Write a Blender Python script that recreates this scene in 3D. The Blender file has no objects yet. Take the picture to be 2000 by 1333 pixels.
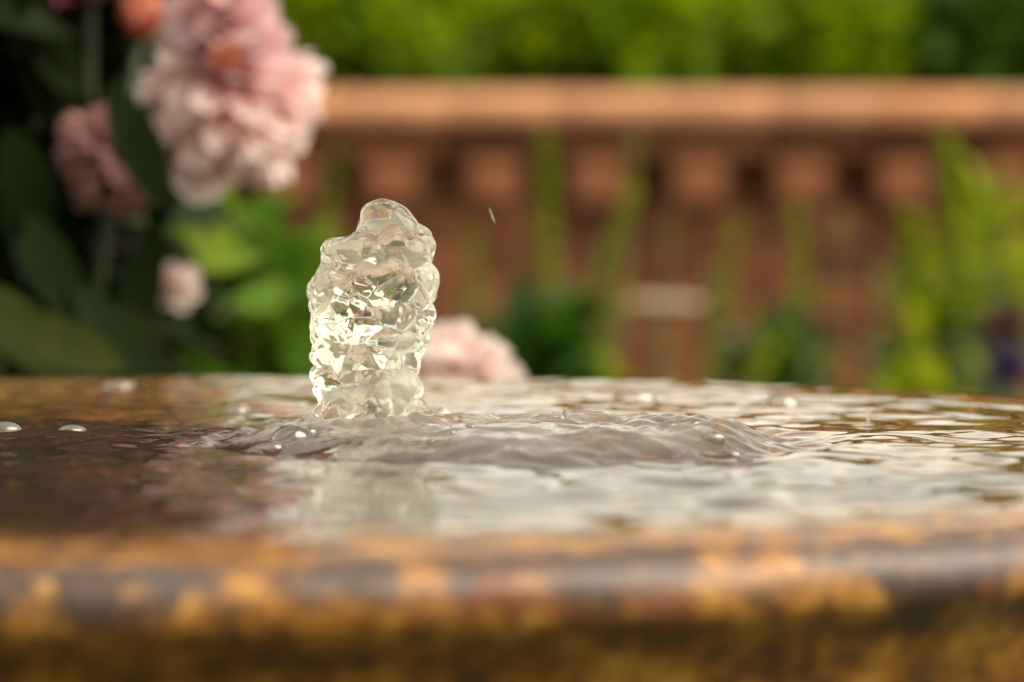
import bpy, math, random
import numpy as np
from mathutils import Vector, Matrix

random.seed(7); RNG = np.random.default_rng(7)
SC = bpy.context.scene
COL = SC.collection
R = math.radians

# ------------------------------------------------------------------ camera
F = 7000.0                       # focal length in pixels of the 2000 px wide photograph
WATER = 0.80                     # water level above the ground
CAMZ = WATER + 0.089
PITCH = math.atan((666.5 - 400.0) / F)
cam = bpy.data.cameras.new("camera"); camo = bpy.data.objects.new("camera", cam); COL.objects.link(camo)
cam.sensor_width = 36.0; cam.lens = 36.0 * F / 2000.0
cam.clip_start = 0.02; cam.clip_end = 2000
camo.location = (0, 0, CAMZ); camo.rotation_euler = (math.pi / 2 - PITCH, 0, 0)
cam.dof.use_dof = True; cam.dof.focus_distance = 1.375; cam.dof.aperture_fstop = 6.7
SC.camera = camo

# ------------------------------------------------------------------ sky, sun, exposure
SUN_EL, SUN_AZ = R(48), R(104)       # azimuth clockwise from +Y (the view direction)
world = bpy.data.worlds.new("World"); SC.world = world; world.use_nodes = True
wn, wl = world.node_tree.nodes, world.node_tree.links
wn.clear()
wo = wn.new("ShaderNodeOutputWorld"); bg = wn.new("ShaderNodeBackground")
sky = wn.new("ShaderNodeTexSky"); sky.sky_type = 'NISHITA'; sky.sun_disc = False
sky.sun_elevation = SUN_EL; sky.sun_rotation = SUN_AZ; sky.air_density = 1.2; sky.dust_density = 3.0
tc = wn.new("ShaderNodeTexCoord"); mp = wn.new("ShaderNodeMapping"); mp.inputs['Scale'].default_value = (1.6, 1.6, 4.5)
nz = wn.new("ShaderNodeTexNoise"); nz.inputs['Scale'].default_value = 1.7; nz.inputs['Detail'].default_value = 6
cr = wn.new("ShaderNodeValToRGB")
cr.color_ramp.elements[0].position = 0.30; cr.color_ramp.elements[0].color = (5.0, 4.65, 3.8, 1)
cr.color_ramp.elements[1].position = 0.68; cr.color_ramp.elements[1].color = (10.2, 9.5, 7.7, 1)
mx = wn.new("ShaderNodeMix"); mx.data_type = 'RGBA'; mx.inputs[0].default_value = 0.9
wl.new(tc.outputs['Generated'], mp.inputs[0]); wl.new(mp.outputs[0], nz.inputs['Vector'])
wl.new(nz.outputs[0], cr.inputs[0]); wl.new(sky.outputs[0], mx.inputs[6]); 
sx = wn.new("ShaderNodeSeparateXYZ"); hr = wn.new("ShaderNodeMapRange"); hr.interpolation_type = 'SMOOTHSTEP'
hr.inputs[1].default_value = .05; hr.inputs[2].default_value = .24; hr.inputs[3].default_value = 1.2; hr.inputs[4].default_value = .76
hm = wn.new("ShaderNodeVectorMath"); hm.operation = 'SCALE'
wl.new(tc.outputs['Generated'], sx.inputs[0]); wl.new(sx.outputs[2], hr.inputs[0]); wl.new(hr.outputs[0], hm.inputs['Scale'])
wl.new(cr.outputs[0], hm.inputs[0]); wl.new(hm.outputs[0], mx.inputs[7])
wl.new(mx.outputs[2], bg.inputs[0]); bg.inputs[1].default_value = 0.11
wl.new(bg.outputs[0], wo.inputs[0])

sun = bpy.data.lights.new("sun", 'SUN'); suno = bpy.data.objects.new("sun", sun); COL.objects.link(suno)
sun.energy = 2.9; sun.angle = R(60); sun.color = (1.0, 0.90, 0.74)
sd = Vector((math.sin(SUN_AZ) * math.cos(SUN_EL), math.cos(SUN_AZ) * math.cos(SUN_EL), math.sin(SUN_EL)))
suno.rotation_euler = sd.to_track_quat('Z', 'Y').to_euler(); suno.location = (3, -2, 5)
SC.view_settings.view_transform = 'Standard'; SC.view_settings.look = 'None'
SC.view_settings.exposure = 1.02; SC.view_settings.gamma = 1.0
SC.render.engine = 'CYCLES'
cy = SC.cycles
cy.max_bounces = 24; cy.transmission_bounces = 20; cy.glossy_bounces = 8; cy.diffuse_bounces = 4; cy.transparent_max_bounces = 16
cy.caustics_refractive = True; cy.caustics_reflective = True; cy.sample_clamp_indirect = 6.0; cy.blur_glossy = 0.3
cy.use_denoising = True


def P(px, py, Y):
    """the point at distance Y in front of the camera seen at photograph pixel (px, py)"""
    u = (px - 1000.0) / F; v = (py - 666.5) / F
    d = Vector((u, math.cos(PITCH) - v * math.sin(PITCH), -math.sin(PITCH) - v * math.cos(PITCH)))
    return Vector((0, 0, CAMZ)) + d * (Y / d.y)


# ------------------------------------------------------------------ noise in numpy
_perm = np.random.default_rng(3).permutation(256); _perm = np.concatenate([_perm, _perm, _perm])
_g = np.random.default_rng(4).normal(size=(256, 3)); _g /= np.linalg.norm(_g, axis=1)[:, None]


def perlin(p):
    p = np.asarray(p, float); i = np.floor(p).astype(int); f = p - i; i &= 255
    w = f * f * f * (f * (f * 6 - 15) + 10)
    out = 0
    for a in (0, 1):
        for b in (0, 1):
            for c in (0, 1):
                h = _perm[_perm[_perm[(i[:, 0] + a) & 255] + ((i[:, 1] + b) & 255)] + ((i[:, 2] + c) & 255)]
                d = f - np.array([a, b, c])
                wt = (w[:, 0] if a else 1 - w[:, 0]) * (w[:, 1] if b else 1 - w[:, 1]) * (w[:, 2] if c else 1 - w[:, 2])
                out = out + wt * (_g[h] * d).sum(1)
    return out * 1.5


_j = np.random.default_rng(5).random((256, 3))


def worley(p):
    i = np.floor(p).astype(int)
    d1 = np.full(len(p), 9.0); d2 = np.full(len(p), 9.0)
    for a in (-1, 0, 1):
        for b in (-1, 0, 1):
            for c in (-1, 0, 1):
                k = i + np.array([a, b, c]); m = k & 255
                h = _perm[_perm[_perm[m[:, 0]] + m[:, 1]] + m[:, 2]]
                d = np.linalg.norm(k + _j[h] - p, axis=1)
                n1 = d < d1
                d2 = np.where(n1, d1, np.minimum(d2, d)); d1 = np.where(n1, d, d1)
    return d1, d2


def sstep(a, b, x):
    t = np.clip((x - a) / (b - a), 0, 1); return t * t * (3 - 2 * t)


# ------------------------------------------------------------------ mesh helpers
class MB:
    """collects vertices and faces of ONE mesh object"""
    def __init__(s): s.v = []; s.f = []; s.n = 0
    def add(s, verts, faces):
        s.v.append(np.asarray(verts, float)); s.f += [tuple(i + s.n for i in f) for f in faces]; s.n += len(verts)
    def box(s, lo, hi, bev=0.0):
        lo = np.array(lo, float); hi = np.array(hi, float)
        if bev <= 0:
            v = [(x, y, z) for x in (lo[0], hi[0]) for y in (lo[1], hi[1]) for z in (lo[2], hi[2])]
            s.add(v, [(0, 1, 3, 2), (4, 6, 7, 5), (0, 4, 5, 1), (2, 3, 7, 6), (0, 2, 6, 4), (1, 5, 7, 3)]); return
        # three nested rings make a box with rounded front edges
        c = (lo + hi) / 2; h = (hi - lo) / 2; v = []; b = bev
        for y, k in ((h[1], 0), (-h[1] + b, 0), (-h[1] + b * .3, b * .3), (-h[1], b)):
            for (sx, sz) in ((-1, -1), (1, -1), (1, 1), (-1, 1)):
                v.append((c[0] + sx * (h[0] - k), c[1] + y, c[2] + sz * (h[2] - k)))
        fc = [(0, 1, 2, 3), (15, 14, 13, 12)]
        for r in range(3):
            for q in range(4):
                a = r * 4 + q; bq = r * 4 + (q + 1) % 4; fc.append((a, a + 4, bq + 4, bq))
        s.add(v, fc)
    def tube(s, pts, rad, n=6):
        pts = [Vector(p) for p in pts]; v = []; f = []
        for i, p in enumerate(pts):
            t = (pts[min(i + 1, len(pts) - 1)] - pts[max(i - 1, 0)]).normalized()
            a = t.orthogonal().normalized() if abs(t.z) < .95 else Vector((1, 0, 0)); b = t.cross(a).normalized(); a = b.cross(t)
            r = rad if not hasattr(rad, '__len__') else rad[i]
            for k in range(n):
                an = 2 * math.pi * k / n; v.append(p + (a * math.cos(an) + b * math.sin(an)) * r)
        for i in range(len(pts) - 1):
            for k in range(n):
                f.append((i * n + k, i * n + (k + 1) % n, (i + 1) * n + (k + 1) % n, (i + 1) * n + k))
        f.append(tuple(range(n - 1, -1, -1))); f.append(tuple((len(pts) - 1) * n + k for k in range(n)))
        s.add(v, f)
    def build(s, name, mat, parent=None, smooth=True, loc=None):
        me = bpy.data.meshes.new(name)
        v = np.concatenate(s.v) if s.v else np.zeros((0, 3))
        if loc is not None: v = v - np.array(loc)
        me.from_pydata(v.tolist(), [], s.f); me.update()
        return link(name, me, mat, parent, smooth, loc)


def link(name, me, mat, parent=None, smooth=True, loc=None):
    if smooth: me.polygons.foreach_set('use_smooth', [True] * len(me.polygons))
    me.materials.append(mat)
    o = bpy.data.objects.new(name, me); COL.objects.link(o)
    if parent is not None:
        o.parent = parent
    if loc is not None:
        o.location = loc
    return o


def grid_mesh(name, V, nu, nv, closed_u=True):
    """V is nv rings of nu vertices; rings are joined to quads"""
    me = bpy.data.meshes.new(name)
    i = np.arange(nv - 1)[:, None] * nu; k = np.arange(nu if closed_u else nu - 1)[None, :]
    k2 = (k + 1) % nu
    q = np.stack([i + k, i + k2, i + nu + k2, i + nu + k], -1).reshape(-1, 4)
    me.vertices.add(len(V)); me.vertices.foreach_set('co', np.asarray(V, np.float32).ravel())
    me.loops.add(q.size); me.loops.foreach_set('vertex_index', q.ravel().astype(np.int32))
    me.polygons.add(len(q)); me.polygons.foreach_set('loop_start', (np.arange(len(q)) * 4).astype(np.int32))
    me.polygons.foreach_set('loop_total', np.full(len(q), 4, np.int32))
    me.update(calc_edges=True); me.validate()
    return me


def thing(name, label, cat, loc=(0, 0, 0), group=None):
    o = bpy.data.objects.new(name, None); COL.objects.link(o); o.location = loc; o.empty_display_size = .05
    tag(o, label, cat, group); return o


def tag(o, label=None, cat=None, group=None, kind=None):
    for k, v in (('label', label), ('category', cat), ('group', group), ('kind', kind)):
        if v: o[k] = v
    return o


# ------------------------------------------------------------------ materials
def newmat(name):
    m = bpy.data.materials.new(name); m.use_nodes = True
    nt = m.node_tree; p = nt.nodes['Principled BSDF']
    return m, nt.nodes, nt.links, p


def ramp(n, stops):
    r = n.new("ShaderNodeValToRGB"); e = r.color_ramp.elements
    while len(e) < len(stops): e.new(.5)
    for el, (p, c) in zip(e, stops): el.position = p; el.color = (*c, 1)
    return r


def leaf_mat(name, cols, trans=.35, rough=.45, spec=.4):
    m, n, l, p = newmat(name)
    g = n.new("ShaderNodeNewGeometry")
    r = ramp(n, [(i / (len(cols) - 1), c) for i, c in enumerate(cols)])
    nz = n.new("ShaderNodeTexNoise"); nz.inputs['Scale'].default_value = 40; nz.inputs['Detail'].default_value = 3
    ma = n.new("ShaderNodeMath"); ma.operation = 'MULTIPLY_ADD'; ma.inputs[1].default_value = .35; ma.inputs[2].default_value = -.17
    ad = n.new("ShaderNodeMath"); ad.operation = 'ADD'; ad.use_clamp = True
    l.new(nz.outputs[0], ma.inputs[0]); l.new(ma.outputs[0], ad.inputs[0]); l.new(g.outputs['Random Per Island'], ad.inputs[1])
    l.new(ad.outputs[0], r.inputs[0]); l.new(r.outputs[0], p.inputs['Base Color'])
    p.inputs['Roughness'].default_value = rough; p.inputs['Specular IOR Level'].default_value = spec
    tr = n.new("ShaderNodeBsdfTranslucent"); mxs = n.new("ShaderNodeMixShader"); mxs.inputs[0].default_value = trans
    l.new(r.outputs[0], tr.inputs[0]); l.new(p.outputs[0], mxs.inputs[1]); l.new(tr.outputs[0], mxs.inputs[2])
    l.new(mxs.outputs[0], n['Material Output'].inputs[0])
    return m


def petal_mat(name, base, tip, trans=.5):
    m, n, l, p = newmat(name)
    at = n.new("ShaderNodeAttribute"); at.attribute_name = 'along'
    g = n.new("ShaderNodeNewGeometry")
    r = ramp(n, [(0, base), (.45, tuple(.4 * a + .6 * b for a, b in zip(base, tip))), (1, tip)])
    hs = n.new("ShaderNodeHueSaturation"); mr = n.new("ShaderNodeMapRange")
    mr.inputs[3].default_value = .85; mr.inputs[4].default_value = 1.12
    l.new(g.outputs['Random Per Island'], mr.inputs[0]); l.new(mr.outputs[0], hs.inputs['Value'])
    l.new(at.outputs['Fac'], r.inputs[0]); l.new(r.outputs[0], hs.inputs['Color']); l.new(hs.outputs[0], p.inputs['Base Color'])
    p.inputs['Roughness'].default_value = .6
    tr = n.new("ShaderNodeBsdfTranslucent"); mxs = n.new("ShaderNodeMixShader"); mxs.inputs[0].default_value = trans
    l.new(hs.outputs[0], tr.inputs[0]); l.new(p.outputs[0], mxs.inputs[1]); l.new(tr.outputs[0], mxs.inputs[2])
    l.new(mxs.outputs[0], n['Material Output'].inputs[0])
    return m


def plain(name, col, rough=.7, var=.25, scale=20):
    m, n, l, p = newmat(name)
    nz = n.new("ShaderNodeTexNoise"); nz.inputs['Scale'].default_value = scale; nz.inputs['Detail'].default_value = 5
    r = ramp(n, [(.3, tuple(c * (1 - var) for c in col)), (.7, tuple(min(1, c * (1 + var)) for c in col))])
    l.new(nz.outputs[0], r.inputs[0]); l.new(r.outputs[0], p.inputs['Base Color']); p.inputs['Roughness'].default_value = rough
    return m


def glass(name, col=(1, 1, 1), rough=0.0, bump=None):
    m, n, l, p = newmat(name)
    p.inputs['Base Color'].default_value = (*col, 1); p.inputs['Transmission Weight'].default_value = 1
    p.inputs['IOR'].default_value = 1.333; p.inputs['Roughness'].default_value = rough
    if bump:
        t = n.new("ShaderNodeTexCoord"); nz = n.new("ShaderNodeTexNoise"); nz.inputs['Scale'].default_value = bump[0]; nz.inputs['Detail'].default_value = 3
        b = n.new("ShaderNodeBump"); b.inputs['Strength'].default_value = bump[1]; b.inputs['Distance'].default_value = bump[2]
        l.new(t.outputs['Object'], nz.inputs['Vector']); l.new(nz.outputs[0], b.inputs['Height']); l.new(b.outputs[0], p.inputs['Normal'])
    return m


def film_mat(name, least=.10, rough=.08):
    """a soap thin shell of water: mirror at the rim, clear in the middle"""
    m, n, l, p = newmat(name); n.remove(p)
    fr = n.new("ShaderNodeFresnel"); fr.inputs[0].default_value = 1.4
    ma = n.new("ShaderNodeMath"); ma.operation = 'MULTIPLY_ADD'; ma.inputs[1].default_value = 1.6; ma.inputs[2].default_value = least; ma.use_clamp = True
    gl = n.new("ShaderNodeBsdfGlossy"); gl.inputs['Roughness'].default_value = rough; gl.inputs['Color'].default_value = (.72, .71, .68, 1)
    tr = n.new("ShaderNodeBsdfTransparent"); tr.inputs[0].default_value = (.96, .96, .95, 1)
    mxs = n.new("ShaderNodeMixShader")
    l.new(fr.outputs[0], ma.inputs[0]); l.new(ma.outputs[0], mxs.inputs[0]); l.new(tr.outputs[0], mxs.inputs[1]); l.new(gl.outputs[0], mxs.inputs[2])
    l.new(mxs.outputs[0], n['Material Output'].inputs[0])
    return m


M = {}
M['water'] = glass('clear_water', (.97, .97, .93))
M['jet'] = glass('jet_water', (.985, .985, .90), .0)
_n, _l = M['jet'].node_tree.nodes, M['jet'].node_tree.links
# air whipped into the stream scatters some of the light
_t = _n.new('ShaderNodeAttribute'); _t.attribute_name = 'air'
_a = _n.new("ShaderNodeBsdfTranslucent"); _a.inputs[0].default_value = (.95, .945, .80, 1)
_d = _n.new("ShaderNodeBsdfDiffuse"); _d.inputs[0].default_value = (.95, .945, .80, 1)
_m1 = _n.new("ShaderNodeMixShader"); _m2 = _n.new("ShaderNodeMixShader")
_l.new(_t.outputs['Fac'], _m2.inputs[0])
_l.new(_a.outputs[0], _m1.inputs[1]); _l.new(_d.outputs[0], _m1.inputs[2]); _l.new(_n['Principled BSDF'].outputs[0], _m2.inputs[1]); _l.new(_m1.outputs[0], _m2.inputs[2])
_l.new(_m2.outputs[0], _n['Material Output'].inputs[0])
_n, _l = M['water'].node_tree.nodes, M['water'].node_tree.links
# fine air bubbles stirred in where the water is churned
_t = _n.new("ShaderNodeAttribute"); _t.attribute_name = 'air'
_d = _n.new("ShaderNodeBsdfPrincipled"); _d.inputs['Base Color'].default_value = (.80, .78, .70, 1); _d.inputs['Roughness'].default_value = .02; _d.inputs['IOR'].default_value = 1.33
_m = _n.new("ShaderNodeMixShader"); _l.new(_t.outputs['Fac'], _m.inputs[0]); _l.new(_n['Principled BSDF'].outputs[0], _m.inputs[1]); _l.new(_d.outputs[0], _m.inputs[2])
_l.new(_m.outputs[0], _n['Material Output'].inputs[0])
M['film'] = film_mat('bubble_film'); M['thick_film'] = film_mat('thick_bubble_film', .14, .30)
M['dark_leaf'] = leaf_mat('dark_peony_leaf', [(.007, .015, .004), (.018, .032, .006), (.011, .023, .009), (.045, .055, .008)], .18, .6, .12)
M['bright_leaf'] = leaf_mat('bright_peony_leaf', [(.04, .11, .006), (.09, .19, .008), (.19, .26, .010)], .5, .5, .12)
M['spire_leaf'] = leaf_mat('spire_leaf', [(.15, .24, .004), (.25, .33, .005), (.33, .36, .012)], .6, .5, .15)
M['low_leaf'] = leaf_mat('low_bed_leaf', [(.015, .05, .004), (.03, .09, .006), (.06, .13, .006)], .35)
M['hedge_leaf'] = leaf_mat('hedge_leaf', [(.10, .18, .004), (.19, .29, .004), (.28, .35, .005)], .5, .5, .15)
M['hedge_dark'] = leaf_mat('hedge_leaf_dark', [(.025, .07, .004), (.045, .11, .005), (.08, .15, .006)], .4, .5, .15)
M['dark_stem'] = plain('dark_green_stem', (.03, .045, .015)); M['stem'] = plain('green_stem', (.06, .10, .02)); M['dry_stem'] = plain('dry_stem', (.15, .09, .035)); M['bark'] = plain('bark', (.08, .05, .03))
M['petal_pale'] = petal_mat('pale_petal', (.86, .54, .53), (.92, .77, .73))
M['petal_cream'] = petal_mat('cream_petal', (.88, .64, .60), (.92, .80, .76))
M['petal_pink'] = petal_mat('pink_petal', (.80, .40, .44), (.90, .70, .71))
M['petal_shaded'] = petal_mat('shaded_pink_petal', (.45, .18, .18), (.60, .34, .33), .35); M['petal_rose'] = petal_mat('rose_petal', (.35, .03, .06), (.50, .14, .18), .3)  # first is pink darkened, with the shade put into the petal colour
M['petal_purple'] = petal_mat('purple_petal', (.05, .02, .10), (.09, .05, .17), .3)
M['petal_mauve'] = petal_mat('mauve_petal', (.09, .035, .04), (.15, .07, .075), .3)
M['bud_orange'] = petal_mat('bud_petal', (.60, .12, .05), (.72, .28, .20), .3)
M['stamen'] = plain('stamen', (.55, .10, .02), .6)
M['umbel'] = plain('cream_umbel', (.42, .34, .22), .8)
M['soil'] = plain('soil', (.03, .018, .011), .95, .5, 12)
M['ground'] = plain('lawn_ground', (.045, .05, .015), .95, .4, 3)


def brick_mat(name, cols, rough=.85):
    m, n, l, p = newmat(name)
    g = n.new("ShaderNodeNewGeometry"); t = n.new("ShaderNodeTexCoord")
    r = ramp(n, [(i / (len(cols) - 1), c) for i, c in enumerate(cols)])
    nz = n.new("ShaderNodeTexNoise"); nz.inputs['Scale'].default_value = 30; nz.inputs['Detail'].default_value = 6
    l.new(t.outputs['Object'], nz.inputs['Vector'])
    mxc = n.new("ShaderNodeMix"); mxc.data_type = 'RGBA'; mxc.blend_type = 'MULTIPLY'; mxc.inputs[0].default_value = .6
    r2 = ramp(n, [(.3, (.5, .45, .42)), (.65, (1.15, 1.1, 1.05))])
    l.new(g.outputs['Random Per Island'], r.inputs[0]); l.new(nz.outputs[0], r2.inputs[0])
    l.new(r.outputs[0], mxc.inputs[6]); l.new(r2.outputs[0], mxc.inputs[7]); l.new(mxc.outputs[2], p.inputs['Base Color'])
    b = n.new("ShaderNodeBump"); b.inputs['Strength'].default_value = .4; b.inputs['Distance'].default_value = .004
    l.new(nz.outputs[0], b.inputs['Height']); l.new(b.outputs[0], p.inputs['Normal'])
    p.inputs['Roughness'].default_value = rough
    return m


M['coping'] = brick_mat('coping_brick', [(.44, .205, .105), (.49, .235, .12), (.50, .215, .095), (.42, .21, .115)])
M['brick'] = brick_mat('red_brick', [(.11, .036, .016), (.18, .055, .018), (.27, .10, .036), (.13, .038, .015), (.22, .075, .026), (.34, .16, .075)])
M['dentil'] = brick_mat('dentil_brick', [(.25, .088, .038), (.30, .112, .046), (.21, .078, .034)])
M['mortar'] = plain('mortar', (.10, .06, .04), .95)


def basin_mat():
    m, n, l, p = newmat('rusted_basin')
    t = n.new("ShaderNodeTexCoord")
    n1 = n.new("ShaderNodeTexNoise"); n1.inputs['Scale'].default_value = 62; n1.inputs['Detail'].default_value = 10; n1.inputs['Roughness'].default_value = .72
    n2 = n.new("ShaderNodeTexNoise"); n2.inputs['Scale'].default_value = 85; n2.inputs['Detail'].default_value = 9; n2.inputs['Roughness'].default_value = .65
    l.new(t.outputs['Object'], n1.inputs['Vector']); l.new(t.outputs['Object'], n2.inputs['Vector'])
    r1 = ramp(n, [(.32, (.035, .014, .005)), (.43, (.11, .042, .006)), (.51, (.27, .105, .010)), (.59, (.42, .20, .022)), (.70, (.52, .34, .12))])
    l.new(n1.outputs[0], r1.inputs[0])
    at = n.new("ShaderNodeAttribute"); at.attribute_name = 'stain'
    # ragged edge of the dark stains
    ma = n.new("ShaderNodeMath"); ma.operation = 'MULTIPLY_ADD'; ma.inputs[1].default_value = 4.4; ma.inputs[2].default_value = -2.2
    ad = n.new("ShaderNodeMath"); ad.operation = 'ADD'
    l.new(n2.outputs[0], ma.inputs[0]); l.new(ma.outputs[0], ad.inputs[0]); l.new(at.outputs['Fac'], ad.inputs[1])
    r2 = ramp(n, [(.25, (0, 0, 0)), (.75, (1, 1, 1))]); l.new(ad.outputs[0], r2.inputs[0])
    mxc = n.new("ShaderNodeMix"); mxc.data_type = 'RGBA'; mxc.inputs[7].default_value = (.042, .019, .012, 1)
    l.new(r2.outputs[0], mxc.inputs[0]); l.new(r1.outputs[0], mxc.inputs[6])
    at2 = n.new("ShaderNodeAttribute"); at2.attribute_name = 'rust'
    ad2 = n.new("ShaderNodeMath"); ad2.operation = 'ADD'; l.new(ma.outputs[0], ad2.inputs[0]); l.new(at2.outputs['Fac'], ad2.inputs[1])
    r3 = ramp(n, [(.42, (0, 0, 0)), (.62, (1, 1, 1))]); l.new(ad2.outputs[0], r3.inputs[0])
    mx2 = n.new("ShaderNodeMix"); mx2.data_type = 'RGBA'; mx2.inputs[7].default_value = (.16, .048, .008, 1)
    l.new(r3.outputs[0], mx2.inputs[0]); l.new(mxc.outputs[2], mx2.inputs[6])
    l.new(mx2.outputs[2], p.inputs['Base Color'])
    b = n.new("ShaderNodeBump"); b.inputs['Strength'].default_value = .5; b.inputs['Distance'].default_value = .0015
    l.new(n2.outputs[0], b.inputs['Height']); l.new(b.outputs[0], p.inputs['Normal'])
    p.inputs['Roughness'].default_value = .55
    p.inputs['Coat Weight'].default_value = .65; p.inputs['Coat Roughness'].default_value = .2; p.inputs['Coat IOR'].default_value = 1.33
    return m


M['basin'] = basin_mat()

# ------------------------------------------------------------------ setting: ground and soil
g = MB(); g.add([(-300, -300, 0), (300, -300, 0), (300, 300, 0), (-300, 300, 0)], [(0, 1, 2, 3)])
tag(g.build('ground', M['ground'], smooth=False), kind='structure')
WALLY = 7.2
nx, ny = 60, 40
xs = np.linspace(-5, 5, nx); ys = np.linspace(2.5, WALLY + .05, ny)
X, Y = np.meshgrid(xs, ys); pts = np.stack([X.ravel(), Y.ravel(), np.zeros(X.size)], 1)
Z = .02 + .02 * perlin(pts * 2.5 + 7) + .015 * perlin(pts * 7)
pts[:, 2] = np.maximum(Z, .006)
tag(link('soil', grid_mesh('soil', pts, nx, ny, False), M['soil']), kind='structure')

# ------------------------------------------------------------------ fountain basin
BC = Vector((-0.15, 1.396, WATER)); RW = 0.466
prof = [(0, -.060), (.10, -.060), (.20, -.058), (.29, -.054), (.34, -.044), (.375, -.028), (.40, -.012), (.415, -.0050), (.43, -.0032), (.442, -.0030),
        (.450, -.0032), (.456, -.0042), (.461, -.0062), (.465, -.009), (.4675, -.0125), (.4685, -.017), (.468, -.0215), (.465, -.0255), (.460, -.029),
        (.455, -.034), (.450, -.042), (.444, -.055), (.43, -.075), (.40, -.095), (.34, -.118), (.25, -.14), (.15, -.155), (.095, -.17), (.08, -.20)]
NU = 900
ang = np.linspace(0, 2 * math.pi, NU, endpoint=False)
pr = np.array(prof)
pr[:, 0] += .010 * (pr[:, 0] > .36)
# finer rings between the profile points
tt = np.linspace(0, len(pr) - 1, 110); pr = np.stack([np.interp(tt, np.arange(len(pr)), pr[:, k]) for k in (0, 1)], 1)
Rr, An = np.meshgrid(pr[:, 0], ang, indexing='ij'); Zz = np.repeat(pr[:, 1][:, None], NU, 1)
V = np.stack([Rr * np.cos(An), Rr * np.sin(An), Zz], -1).reshape(-1, 3)
nse = perlin(V * 25) * .0006 + perlin(V * 70 + 3) * .00035
V[:, 2] += nse * (V[:, 2] < -.004) * 1.4
rr = np.hypot(V[:, 0], V[:, 1]); sc = 1 + (nse * 1.8) / np.maximum(rr, .05) * (rr > .45); V[:, 0] *= sc; V[:, 1] *= sc
basin = thing('fountain_basin', 'round shallow fountain basin with a rusty ochre rim, brimming with water', 'fountain basin', BC)
me = grid_mesh('bowl', V, NU, len(pr))
# old stains along the outside of the rim: (pixel x, centre z, half width px, half height m, weight)
stain = np.zeros(len(V)); rust = np.zeros(len(V))
wx, wy, wz = V[:, 0] + BC.x, V[:, 1] + BC.y, V[:, 2]
pxs = 1000 + F * wx / wy
front = (wy < BC.y) & (rr > .44)
# upper edge of the ochre lichen along the lip; dark wet stone shows above it
edge_x = [-900, -600, -200, 0, 100, 200, 330, 420, 480, 560, 600, 690, 730, 800, 860, 900, 950, 1010, 1060, 1090, 1130, 1200, 1240, 1290, 1340, 1420, 1500, 1600, 1680, 1720, 1800, 1880, 1930, 2000, 2200, 2600, 2900]
edge_y = [1150, 1100, 1225, 1195, 1210, 1240, 1215, 1140, 1092, 1115, 1200, 1215, 1150, 1160, 1120, 1190, 1150, 1120, 1150, 1140, 1195, 1190, 1130, 1160, 1130, 1105, 1085, 1090, 1115, 1190, 1225, 1205, 1150, 1120, 1210, 1100, 1160]
pys = 400 + F * (.089 - wz) / wy
lt = np.interp(pxs, edge_x, edge_y)
stain += front * (wz > -.04) * sstep(60, -60, pys - lt) * sstep(-.0034, -.0062, wz) * .95
for (cx, cz, hw, hz, w) in ((1000, -.0165, 75, .0085, 1.0), (1290, -.020, 60, .006, .7), (480, -.027, 90, .004, .6)):
    rust += front * w * np.exp(-np.abs((pxs - cx) / hw) ** 2.4 - np.abs((wz - cz) / hz) ** 2.4)
back = ~front & (rr > .44)
stain += back * np.clip(perlin(V * 14) * 1.6, 0, 1)
zv = V[:, 2]
stain += sstep(.425, .39, rr) * (rr < .44) * (zv > -.08) * np.clip(1.05 + perlin(V * 9 + 5) * .5 - 1.1 * sstep(1.50, 1.64, wy + .09 * perlin(V * 16 + 9)) - 1.0 * sstep(.22, .34, rr) * (wx > 0.02) * (wy > 1.25), 0, 1.1)
for nm, arr in (('stain', stain), ('rust', rust)):
    a = me.attributes.new(nm, 'FLOAT', 'POINT'); a.data.foreach_set('value', arr.astype(np.float32))
link('bowl', me, M['basin'], basin)
pd = [(.078, -.199), (.075, -.25), (.085, -.27), (.07, -.29), (.06, -.45), (.075, -.62), (.13, -.66), (.14, -.70), (.20, -.72), (.20, -.799)]
a48 = np.linspace(0, 2 * math.pi, 48, endpoint=False)
V = np.array([(r * math.cos(a), r * math.sin(a), z) for r, z in pd for a in a48])
link('pedestal', grid_mesh('pedestal', V, 48, len(pd)), M['basin'], basin)

# ------------------------------------------------------------------ water surface and jet
JX, JY = P(724, 845, 1.385).x, 1.385
left = np.array([(388, 742), (393, 728), (400, 718), (410, 711), (428, 706), (443, 698), (455, 689), (462, 676), (467, 656), (473, 641), (480, 632), (498, 627), (511, 630), (524, 622), (536, 614), (556, 600),
                 (581, 603), (606, 602), (635, 605), (664, 613), (688, 619), (734, 615), (763, 617), (804, 616), (833, 618), (850, 612), (862, 604)], float)
right = np.array([(388, 748), (393, 766), (400, 780), (408, 792), (428, 813), (453, 830), (482, 840), (507, 845), (536, 849), (581, 850), (598, 851), (618, 844), (647, 835), (672, 833), (705, 822), (721, 817),
                  (759, 823), (787, 829), (820, 827), (838, 832), (850, 842), (862, 854)], float)
yy = np.linspace(388, 862, 4000)
lx = np.interp(yy, left[:, 0], left[:, 1]); rx = np.interp(yy, right[:, 0], right[:, 1])
ds = np.sqrt((np.diff(yy)) ** 2 + .5 * np.diff(lx) ** 2 + .5 * np.diff(rx) ** 2); s = np.concatenate([[0], np.cumsum(ds)])
NJ, NA = 460, 640
yr = np.interp(np.linspace(0, s[-1], NJ), s, yy)
lx = np.interp(yr, left[:, 0], left[:, 1]); rx = np.interp(yr, right[:, 0], right[:, 1])
mm = JY / F                                     # metres per pixel at the jet
cxp = (lx + rx) / 2; hw = np.maximum((rx - lx) / 2, .3) * mm
xc = (cxp - 1000) * mm
BASEY = 862.0
zc = np.array([P(1000, y, JY).z for y in yr])
aj = np.linspace(0, 2 * math.pi, NA, endpoint=False)
depth = np.minimum(hw * .92, .0235)
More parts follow.
